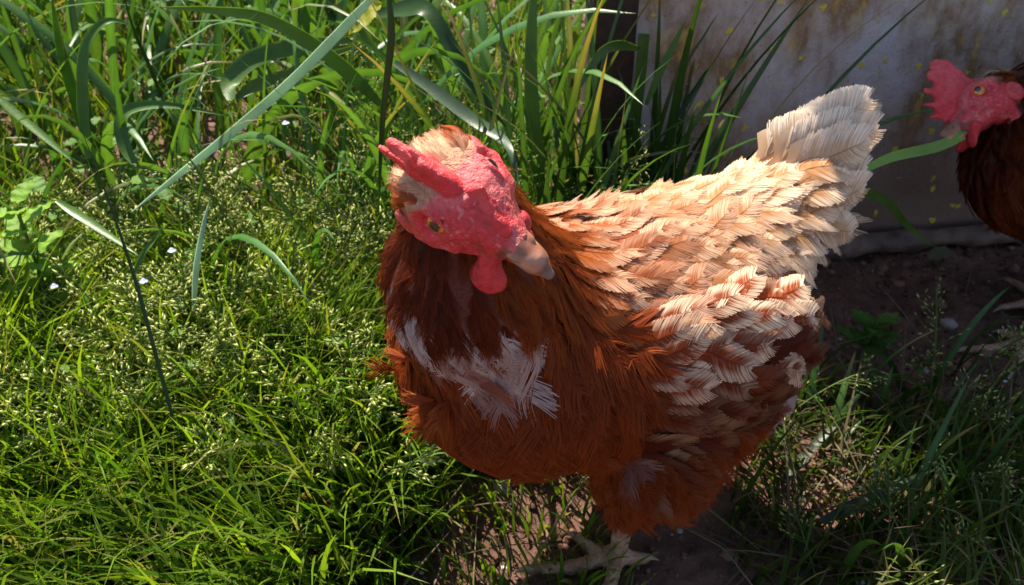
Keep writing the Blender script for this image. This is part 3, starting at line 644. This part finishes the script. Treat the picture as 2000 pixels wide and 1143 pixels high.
def d_left(x, y):
    e = .02 * vnoise(np.stack([x, y, 0 * x + 9], -1), 16)
    a = sst(-.06, -.10, x + e + .35 * np.maximum(.44 - y, 0) ) ; b_ = sst(.50, .54, y) * sst(.20, .12, x)
    return np.maximum(a, b_) * (y < 1.9) * np.where(y > WX(x) - .01, x < .1, 1)
def d_right(x, y): return (1 - soil_w(x, y)) * sst(.05, .16, x + .12 * (y < .36)) * sst(.80, .66, y)
# short, fine lawn-like grass
acc = Acc()
def fine(n, dom, dens, Lr, tint=1., lean=(.1, .9)):
    r = scatter(n, *dom, dens); n = len(r); cl = vnoise(r, 9)
    az = 2.6 * cl + rng.normal(-.6, .9, n)
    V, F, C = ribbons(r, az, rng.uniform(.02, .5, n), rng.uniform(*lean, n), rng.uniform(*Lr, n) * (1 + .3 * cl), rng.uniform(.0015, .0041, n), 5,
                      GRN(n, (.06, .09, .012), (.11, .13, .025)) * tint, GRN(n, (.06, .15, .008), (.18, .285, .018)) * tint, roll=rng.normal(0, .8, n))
    acc.add(V, [F], C)
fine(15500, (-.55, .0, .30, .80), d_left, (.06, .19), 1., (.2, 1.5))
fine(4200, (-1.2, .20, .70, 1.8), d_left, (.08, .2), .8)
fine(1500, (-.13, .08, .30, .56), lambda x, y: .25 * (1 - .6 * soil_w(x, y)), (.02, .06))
fine(2300, (.10, .60, .32, .80), d_right, (.02, .08), .45, (.4, 1.4))  # low tint paints the shade at lower right into the blades
n = 2200; r = scatter(n, -.55, .6, .3, .8, lambda x, y: np.maximum(.45 * d_left(x, y), d_right(x, y)) * .9 + .08)      # dead straws between
V, F, C = ribbons(r, rng.uniform(0, 6.28, n), rng.uniform(.7, 1.35, n), rng.uniform(.0, .5, n), rng.uniform(.03, .12, n), rng.uniform(.0008, .0022, n), 4, GRN(n, (.10, .065, .035), (.20, .15, .08)), GRN(n, (.13, .09, .05), (.28, .22, .13)))
acc.add(V, [F], C)
tag(acc.build('fine_grass', M_grass), kind='stuff')
# flowering heads of the meadow grass
SPK = np.array([(0, 0, 0), (.5, .2, 0), (.45, -.05, .16), (.45, -.05, -.16), (.42, -.2, 0), (1, 0, 0)], float)
SPF = np.array([(0, 1, 2), (0, 2, 4), (0, 4, 3), (0, 3, 1), (5, 2, 1), (5, 4, 2), (5, 3, 4), (5, 1, 3)])
def frame(T):
    s_ = nrm(np.cross(T, A3(.31, .2, .93))); return s_, np.cross(T, s_)
def panicles(n, dom, dens, Hr, name, tint=1., size=1., lean=.5, spk=.0046, nodes=9):
    acc, sa = Acc(), []; r = scatter(n, *dom, dens); SV, SD, SL, SC = [], [], [], []
    for p in r:
        az = rng.normal(-.5, 1.1) + 2.2 * float(vnoise(p[None], 7)[0]); L_ = rng.uniform(*Hr); t0, t1 = rng.uniform(.0, lean), rng.uniform(.1, .9); K = 12; s = np.linspace(0, 1, K)
        th = t0 + t1 * s ** 1.8; dh = A3(math.cos(az), math.sin(az), 0)
        T = np.sin(th)[:, None] * dh + np.cos(th)[:, None] * A3(0, 0, 1); C_ = p + np.concatenate([np.zeros((1, 3)), np.cumsum(T[:-1] * L_ / (K - 1), 0)])
        sa.append((C_, .0007)); hl = rng.uniform(.30, .42)
        for q in np.linspace(1 - hl, .99, nodes):
            k = q * (K - 1); i0 = int(k); pt = lerp(C_[i0], C_[min(i0 + 1, K - 1)], k - i0); tt = T[i0]; s1_, s2_ = frame(tt)
            for br in range(2 if q < .95 else 1):
                a = rng.uniform(0, 6.28); bl = size * (.024 * (1 - .62 * (q - 1 + hl) / hl)) * rng.uniform(.7, 1.2)
                d = nrm(tt * .75 + (s1_ * math.cos(a) + s2_ * math.sin(a)) * rng.uniform(.6, 1.1)); sa.append((np.stack([pt, pt + d * bl]), .0003))
                m = rng.integers(2, 4)
                for z_ in np.linspace(.45, 1., m):
                    SV.append(pt + d * bl * z_); SD.append(nrm(d + rng.normal(0, .35, 3))); SL.append(spk * rng.uniform(.75, 1.25)); SC.append(rng.random())
    for C_, w_ in sa:                          # stems: three-sided threads
        T = nrm(np.gradient(C_, axis=0)); s1_, s2_ = frame(T); ph = np.arange(3) * 2.094
        V = C_[:, None] + w_ * (np.cos(ph)[None, :, None] * s1_[:, None] + np.sin(ph)[None, :, None] * s2_[:, None]); K = len(C_)
        i, j = np.meshgrid(np.arange(K - 1), np.arange(3), indexing='ij'); j2 = (j + 1) % 3
        acc.add(V.reshape(-1, 3), [np.stack([i * 3 + j, i * 3 + j2, (i + 1) * 3 + j2, (i + 1) * 3 + j], -1).reshape(-1, 4)], A3(.13, .19, .045) * tint)
    SV, SD, SL, SC = map(np.array, (SV, SD, SL, SC)); s1_, s2_ = frame(SD); n = len(SV)
    a = rng.uniform(0, 6.28, (n, 1)); s1_, s2_ = s1_ * np.cos(a) + s2_ * np.sin(a), s2_ * np.cos(a) - s1_ * np.sin(a)
    V = SV[:, None] + SL[:, None, None] * (SPK[None, :, :1] * SD[:, None] + SPK[None, :, 1:2] * s1_[:, None] * .85 + SPK[None, :, 2:] * s2_[:, None] * .85)
    C = lerp(A3(.24, .32, .05), A3(.60, .60, .22), SC[:, None, None]) * np.linspace(.85, 1.15, 6)[None, :, None] * tint
    acc.add(V.reshape(-1, 3), [(SPF[None] + np.arange(n)[:, None, None] * 6).reshape(-1, 3)], C.reshape(-1, 3))
    return tag(acc.build(name, M_seed), kind='stuff')
panicles(330, (-.55, -.08, .40, .80), lambda x, y: d_left(x, y) * sst(.40, .52, y), (.08, .17), 'flowering_grass', spk=.0064, nodes=10)
panicles(70, (-.25, .18, .62, .85), lambda x, y: d_left(x, y), (.14, .26), 'tall_flowering_grass', .85)
panicles(34, (.14, .55, .34, .68), d_right, (.05, .13), 'shaded_flowering_grass', .8, lean=.9)  # tint darkens these heads, shade put into their colour
# broad-bladed grass thicket at the back
acc = Acc()
def broad(n, dom, dens, Lr, Wr, th1, tint=1.):
    r = scatter(n, *dom, dens); n = len(r)
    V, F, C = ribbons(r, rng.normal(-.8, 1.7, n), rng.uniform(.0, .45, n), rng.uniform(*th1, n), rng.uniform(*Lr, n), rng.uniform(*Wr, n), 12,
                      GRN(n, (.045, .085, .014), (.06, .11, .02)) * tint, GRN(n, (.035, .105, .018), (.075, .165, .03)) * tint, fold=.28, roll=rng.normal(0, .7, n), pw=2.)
    acc.add(V, [F], C)
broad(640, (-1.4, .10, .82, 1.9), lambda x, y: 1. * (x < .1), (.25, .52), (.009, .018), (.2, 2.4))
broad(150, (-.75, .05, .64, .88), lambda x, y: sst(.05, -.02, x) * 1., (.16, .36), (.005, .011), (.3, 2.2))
broad(110, (-.02, .17, .64, .80), lambda x, y: 1., (.18, .40), (.005, .010), (.05, .8), .6)  # clump behind the hen: shade near the post painted in by darker tint
broad(90, (.16, .55, .36, .66), d_right, (.06, .14), (.003, .007), (.6, 1.6), .6)  # lower right blades, shade painted into the colour by the tint
tag(acc.build('tall_grass', M_broad), kind='stuff')
# ------------------------------------------------------------------ single blades one can point to
def spline(P, n=28):
    P = np.asarray(P, float); Q = np.concatenate([2 * P[:1] - P[1:2], P, 2 * P[-1:] - P[-2:-1]]); out = []
    t = np.linspace(0, len(P) - 1 - 1e-6, n)
    for q in t:
        i = int(q); f = q - i; a, b_, c_, d = Q[i:i + 4]
        out.append(.5 * (2 * b_ + (c_ - a) * f + (2 * a - 5 * b_ + 4 * c_ - d) * f * f + (3 * b_ - a - 3 * c_ + d) * f ** 3))
    return np.array(out)
def blade(name, label, cat, px, y0, y1, wpx, col, twist=(0., 0.), fold=.25, mt=None, cutend=False, taper0=True, parent=None):
    n = 30; m = len(px); P = spline([at_y(u_, v_, lerp(y0, y1, k / (m - 1))) for k, (u_, v_) in enumerate(px)], n)
    T = nrm(np.gradient(P, axis=0)); vw = nrm(CAM - P); sd = nrm(np.cross(T, vw)); nn = np.cross(sd, T)
    s = np.linspace(0, 1, n); tw = lerp(twist[0], twist[1], s)[:, None]; sd, nn = sd * np.cos(tw) + nn * np.sin(tw), nn * np.cos(tw) - sd * np.sin(tw)
    dist = ((P - CAM) @ FC); pr = (np.minimum(1, .45 + 2.5 * s) if taper0 else 1.) * (np.clip(1 - s ** 3.5, .02, 1) if not cutend else 1.) * (1 + .04 * vnoise(P, 60))
    wd_ = (wpx / FPX * dist * pr * .5)[:, None]; th = .00035
    rows = [P - sd * wd_ + nn * wd_ * fold, P - nn * th, P + sd * wd_ + nn * wd_ * fold, P + sd * wd_ + nn * (wd_ * fold - th * 1.4), P - nn * th * 2.2, P - sd * wd_ + nn * (wd_ * fold - th * 1.4)]
    V = np.stack(rows, 1).reshape(-1, 3); i, j = np.meshgrid(np.arange(n - 1), np.array([0, 1, 3, 4]), indexing='ij')
    F = np.stack([i * 6 + j, i * 6 + j + 1, (i + 1) * 6 + j + 1, (i + 1) * 6 + j], -1).reshape(-1, 4)
    C = np.repeat(np.asarray(col, float)[None] * (1 + .15 * vnoise(P, 30))[:, None] * np.linspace(.9, 1.08, n)[:, None], 6, 0)
    name = 'blade_of_grass' if 'blade' in name else name
    o = build(name, V, [F], mt or M_broad, parent, col=C, base=P[0] if parent is None else None)
    return tag(o, label, cat, kind='thing')
G1, G2, G3, G4 = (.075, .17, .02), (.10, .19, .04), (.32, .43, .37), (.035, .085, .018)
BL = [
 ('long pale blue-green grass blade slanting down from the top edge to the lower left', [(760, -40), (700, 22), (640, 85), (560, 165), (440, 268), (340, 348), (255, 416)], .74, .60, 26, G3, (.9, .5)),
 ('bright grass blade bent over in an arch, its crook facing left, above the flowering grass', [(268, 325), (246, 290), (236, 240), (258, 212), (330, 206), (455, 228)], .70, .76, 26, G1, (.2, .5)),
 ('wide grass blade arched to the right with a pale midrib, under the long pale blade', [(452, 196), (450, 160), (490, 118), (560, 95), (640, 82), (720, 74)], .82, .92, 38, G2, (.3, .1)),
 ('yellow-green grass blade lying just below the wide arched one', [(462, 192), (500, 168), (570, 145), (640, 110), (725, 82)], .83, .90, 26, (.12, .20, .025), (.4, .2)),
 ('grass blade with a bitten end reaching left across the top, sloping down at its right', [(745, 205), (690, 150), (620, 92), (520, 36), (420, 20), (310, 14)], .78, .72, 30, G2, (.2, .5)),
 ('narrow upright grass blade hanging just left of the front hen\'s comb', [(757, -30), (764, 60), (757, 140), (747, 230), (742, 330), (740, 420)], .60, .58, 16, G4, (.2, .9)),
 ('broad dark grass blade bending right and down from a sharp fold, above the front hen', [(735, 30), (790, 18), (835, 22), (880, 90), (935, 180), (1000, 262)], .84, .76, 34, (.045, .10, .02), (.5, .1)),
 ('grey-green grass blade sloping down to a fold right behind the front hen\'s head', [(770, 122), (850, 178), (925, 235), (975, 268), (998, 300), (1015, 370)], .74, .62, 26, (.075, .125, .065), (.1, .5)),
 ('upright pair-folded grass blade standing highest behind the front hen\'s head', [(1060, 395), (1050, 320), (1040, 220), (1037, 110), (1042, 0), (1048, -60)], .70, .74, 30, G1, (.1, .3)),
 ('upright grass blade with a squarely cut top beside the rusty post', [(1232, 340), (1238, 260), (1250, 160), (1258, 66)], .76, .77, 22, (.06, .13, .02), (.1, .1), True),
 ('small folded grass blade pointing down left in front of the rusty post', [(1250, 96), (1210, 88), (1178, 100), (1148, 140), (1122, 192)], .73, .70, 22, (.07, .15, .035), (.6, .1)),
 ('thin bowed grass stem arching along the foot of the wall behind the front hen', [(1155, 352), (1200, 325), (1265, 303), (1335, 295), (1400, 304)], .72, .70, 6, (.16, .19, .07), (0, 0)),
 ('thin grass stem leaning against the wall, right of all the others', [(1312, 300), (1322, 230), (1340, 130), (1375, 70), (1405, 22)], .76, .78, 7, (.06, .10, .02), (0, 0)),
 ('tapering grass blade leaning right between the post and the wall', [(1262, 205), (1290, 140), (1315, 90), (1340, 38)], .75, .76, 16, G1, (.2, .2)),
 ('upright grass stem standing straight at the left end of the wall', [(1270, 340), (1278, 220), (1285, 100), (1290, -30)], .77, .77, 11, (.05, .10, .015), (0, 0)),
 ('tall bright grass blade at upper left, its tip curling over to the right', [(172, 310), (163, 220), (162, 120), (178, 68), (215, 40), (268, 52)], .74, .80, 22, (.085, .19, .02), (.1, .6)),
 ('tall upright grass blade nearest the upper left corner', [(180, 300), (150, 200), (120, 100), (98, -20)], .84, .80, 24, G1, (.2, .4)),
 ('grass blade sloping down to the right at the left edge', [(-20, 178), (40, 230), (95, 275), (145, 318)], .72, .68, 18, G1, (.5, .2)),
 ('dark grass stem rising out of the lit flowering grass at left', [(352, 865), (325, 770), (290, 640), (262, 540), (215, 400), (150, 230)], .43, .50, 8, (.028, .065, .014), (0, 0)),
 ('dark straight grass stem at upper left crossing the arched blades', [(318, 195), (290, 125), (262, 60), (238, -20)], .78, .74, 8, (.03, .07, .015), (0, 0)),
 ('broad grass blade lying toward the dark stem at left', [(110, 392), (160, 425), (215, 462), (272, 500)], .54, .50, 18, G1, (.2, .5)),
 ('short grass blade leaning up right beside the dark stem', [(255, 548), (280, 495), (300, 470), (318, 440)], .50, .52, 10, G1, (.2, .5)),
 ('pale upright grass blade standing among the flowering heads at centre left', [(378, 610), (384, 520), (398, 440), (408, 395)], .56, .57, 12, G3, (.2, .5)),
 ('broad grey-green blade lying in the shade at lower right', [(1600, 1020), (1680, 985), (1760, 945), (1830, 915)], .42, .45, 26, (.085, .125, .07), (.4, .2)),
 ('dull greyish blade lying close to the front hen\'s fluffy rump', [(1500, 965), (1560, 905), (1610, 850), (1648, 815)], .47, .52, 22, (.11, .125, .085), (.4, .3)),
 ('grass blade hanging to the right below the lying grey-green blade', [(1965, 1060), (1930, 1000), (1905, 940), (1890, 925)], .42, .44, 18, (.07, .13, .03), (.2, .3)),
 ('thin blade pointing up right at the edge of the bare soil', [(1845, 785), (1875, 750), (1918, 700)], .56, .58, 9, (.10, .15, .04), (.2, .3)),
 ('upright short blade with a bent tip near the fallen twig', [(1775, 790), (1755, 740), (1730, 690), (1712, 645)], .58, .60, 13, (.05, .10, .02), (.2, .3)),
 ('long thin yellow-green straw crossing the grass below the front hen\'s chest', [(570, 1005), (680, 968), (800, 940), (905, 918)], .42, .44, 5, (.20, .24, .05), (0, 0)),
 ('long thin straw lying level across the grass at lower left', [(0, 965), (150, 945), (320, 925), (470, 920)], .44, .47, 5, (.16, .22, .05), (0, 0)),
]
for L_, px, y0, y1, w_, c_, tw, *cu in BL:
    nm = 'grass_stem' if w_ < 12 and 'stem' in L_ else ('straw' if 'straw' in L_ else 'grass_blade')
    blade(nm, L_, nm.replace('_', ' '), px, y0, y1, w_, c_, tw, cutend=bool(cu), mt=M_pale if c_ is G3 else None)
# blade held by the second hen
bt = Wtip = hc2 + HM2 @ (A3(3.0, -.3, -1.1) * .0114)
def project(p): d = p - CAM; z = d @ FC; return 1000 + FPX * (d @ RX) / z, 571.5 - FPX * (d @ UC) / z
bu, bv = project(bt)
blade('grass_blade', 'flat bright green blade of grass held in the dark hen\'s beak', 'grass blade', [(bu + 12, bv - 6), (bu - 40, bv + 18), (1745, 306), (1690, 330), (1640, 352)], bt[1], .66, 21, (.24, .42, .07), (.1, .3), .08, taper0=False)
blade('grass_blade', 'bent grass blade drooping onto the bar behind the front hen\'s tail', 'grass blade', [(1660, 376), (1700, 380), (1738, 400), (1775, 445), (1825, 482)], .68, .80, 20, (.16, .28, .05), (.2, .5), taper0=False)
# ------------------------------------------------------------------ leaves, weeds, flowers, twigs, stones
def leaf(Lh, Wd, teeth=7, crinkle=.06, n=14):
    s = np.linspace(0, 1, n * 2 + 1); w_ = Wd * .5 * np.sin(math.pi * s ** .75) ** .8 * (1 - .12 * (np.arange(len(s)) % 2)); rows = []
    for q in (-1, -.5, 0, .5, 1): rows.append(np.stack([Lh * (s + .03 * abs(q)), q * w_, Lh * (-.28 * s * s + crinkle * (abs(q) * np.sin(s * 22) * .5 + abs(q) * .5))], -1))
    V = np.stack(rows, 1).reshape(-1, 3); i, j = np.meshgrid(np.arange(len(s) - 1), np.arange(4), indexing='ij')
    return V, np.stack([i * 5 + j, i * 5 + j + 1, (i + 1) * 5 + j + 1, (i + 1) * 5 + j], -1).reshape(-1, 4)
def put(acc, VF, p, d, up, col):
    d = nrm(A3(*d)); s_ = nrm(np.cross(A3(*up), d)); M_ = np.stack([d, s_, np.cross(d, s_)], 1); V, F = VF
    acc.add(V @ M_.T + np.asarray(p), [F], np.asarray(col) * (1 + .15 * vnoise(V, 120))[:, None])
acc = Acc()
r = scatter(260, -1.2, .1, .62, 1.5, d_left)
for p in r:
    a = rng.uniform(0, 6.28); h_ = rng.uniform(.03, .20)
    put(acc, leaf(rng.uniform(.012, .032), rng.uniform(.009, .02)), p + A3(0, 0, h_), (math.cos(a), math.sin(a), rng.uniform(-.2, .5)), (0, 0, 1), lerp(A3(.05, .13, .012), A3(.10, .21, .02), rng.random()))
r = scatter(160, -.55, -.1, .45, .75, d_left)
for p in r:
    a = rng.uniform(0, 6.28); put(acc, leaf(rng.uniform(.010, .02), rng.uniform(.008, .014)), p + A3(0, 0, rng.uniform(.03, .11)), (math.cos(a), math.sin(a), .3), (0, 0, 1), lerp(A3(.05, .13, .015), A3(.12, .2, .03), rng.random()))
r = scatter(22, .15, .5, .45, .72, lambda x, y: d_right(x, y))
for p in r:
    a = rng.uniform(0, 6.28); put(acc, leaf(rng.uniform(.010, .022), rng.uniform(.006, .012)), p + A3(0, 0, rng.uniform(.01, .04)), (math.cos(a), math.sin(a), .5), (0, 0, 1), (.06, .13, .02))
tag(acc.build('weed_leaves', M_leaf), kind='stuff')
def one_leaf(name, label, cat, pt, d, up, Lh, Wd, col):
    acc = Acc(); put(acc, leaf(Lh, Wd), (0, 0, 0), d, up, col); o = acc.build(name, M_leaf); o.location = pt; tag(o, label, cat)
one_leaf('leaf', 'yellow-green serrated leaf near the top edge beside the long pale blade', 'leaf', at_y(748, 5, .86), (-.8, -.3, -.45), (-.2, -.6, .7), .045, .022, (.32, .33, .04))
one_leaf('leaf', 'dull yellowish leaf hanging half hidden left of the seed heads at top centre', 'leaf', at_y(790, 95, .92), (-.9, -.2, -.35), (-.1, -.7, .7), .045, .024, (.20, .20, .04))
one_leaf('leaf', 'greyish flat leaf lying on the soil below the bar', 'leaf', at_z(1855, 488, .014), (-.9, -.45, .05), (0, -.1, 1), .030, .022, (.17, .17, .09))
def weed(label, base, H_, lean, nl, sz, col):
    root = empty('leafy_weed', base); tag(root, label, 'weed'); sa = Acc(); P = np.stack([np.linspace(0, lean[0], 9), np.linspace(0, lean[1], 9), np.linspace(0, H_, 9)], -1)
    T = nrm(np.gradient(P, axis=0)); s1_, s2_ = frame(T); ph = np.arange(6) * 1.047
    V = P[:, None] + .0016 * (np.cos(ph)[None, :, None] * s1_[:, None] + np.sin(ph)[None, :, None] * s2_[:, None]); i, j = np.meshgrid(np.arange(8), np.arange(6), indexing='ij'); j2 = (j + 1) % 6
    sa.add(V.reshape(-1, 3), [np.stack([i * 6 + j, i * 6 + j2, (i + 1) * 6 + j2, (i + 1) * 6 + j], -1).reshape(-1, 4)], A3(.16, .22, .05)); sa.build('stem', M_leaf, root)
    for k in range(nl):
        la = Acc(); q = .35 + .65 * (k + .5) / nl; p = np.array([np.interp(q, np.linspace(0, 1, 9), P[:, c_]) for c_ in range(3)]); a = k * 2.4 + rng.uniform(-.3, .3)
        put(la, leaf(sz * (1.15 - .5 * q), sz * .62 * (1.15 - .5 * q)), p, (math.cos(a), math.sin(a), .25 + .5 * q), (0, 0, 1), A3(*col) * rng.uniform(.85, 1.15)); la.build('leaf', M_leaf, root)
wt_ = at_y(18, 395, .60); weed('bright yellow-green leafy weed cut by the left edge of the picture', wt_ * A3(1, 1, 0), wt_[2], (.004, .0), 20, .042, (.16, .30, .025))
weed('small leafy weed with a rosette top under the bright arched blade', at_z(330, 420), .13, (.0, -.02), 10, .026, (.06, .16, .025))
weed('low dark leafy weed growing behind the front hen\'s rump', at_z(1665, 720), .06, (.01, .0), 11, .034, (.06, .14, .02))
for k, (u_, v_, y_, t_) in enumerate([(106, 560, .56, 'by the leafy weed at the left edge'), (281, 550, .54, 'beside the dark stem in the flowering grass'), (336, 490, .58, 'above the flowering heads, right of the dark stem'), (558, 241, .72, 'in the shade under the long pale blade')]):
    acc = Acc()
    for q in range(4):
        a = q * 1.571 + .3; put(acc, leaf(.0035, .0036), (0, 0, 0), (math.cos(a), math.sin(a) * .7 - .3, .35), (0, -.5, .8), (.55, .60, .85))
    o = acc.build('speedwell_flower', M_leaf); o.location = at_y(u_, v_, y_); tag(o, 'tiny pale blue flower ' + t_, 'flower', 'tiny blue flowers in the grass')
def stick(name, label, cat, pts, r0, r1, col):
    P = spline(pts, 24); T = nrm(np.gradient(P, axis=0)); s1_, s2_ = frame(T); ph = np.arange(7) * 2 * math.pi / 7; rr = lerp(r0, r1, np.linspace(0, 1, 24)) * (1 + .18 * vnoise(P, 120))
    V = P[:, None] + rr[:, None, None] * (np.cos(ph)[None, :, None] * s1_[:, None] + np.sin(ph)[None, :, None] * s2_[:, None]); i, j = np.meshgrid(np.arange(23), np.arange(7), indexing='ij'); j2 = (j + 1) % 7
    a = Acc(); a.add(V.reshape(-1, 3) - P[0], [np.stack([i * 7 + j, i * 7 + j2, (i + 1) * 7 + j2, (i + 1) * 7 + j], -1).reshape(-1, 4)], A3(*col)); o = a.build(name, M_twig); o.location = P[0]; tag(o, label, cat)
stick('twig', 'long pinkish brown twig lying between the bare soil and the grass at right', 'twig', [at_z(1555, 640, .012), at_z(1690, 715, .010), at_z(1800, 755, .008), at_z(1930, 815, .006)], .0024, .0014, (.22, .12, .10))
stick('twig', 'thin curved dry stalk lying on the soil under the front hen\'s chest', 'twig', [at_z(815, 1035, .004), at_z(850, 1060, .006), at_z(862, 1100, .005), at_z(845, 1150, .004)], .0010, .0008, (.16, .12, .08))
for u_, v_, r_, t_ in [(985, 1110, .0028, 'white pebble on the soil left of the front hen\'s toes'), (1962, 745, .0022, 'larger of two white pebbles by the dark hen\'s foot'), (1978, 754, .0018, 'smaller of two white pebbles by the dark hen\'s foot'), (1688, 1136, .003, 'white pebble in the grass at the bottom edge')]:
    V, F = LT[int(u_) % 8]; a = Acc(); a.add(V * r_, [F], A3(.62, .60, .62)); o = a.build('pebble', M_stone); o.location = at_z(u_, v_, .004); tag(o, t_, 'pebble', 'small white pebbles')
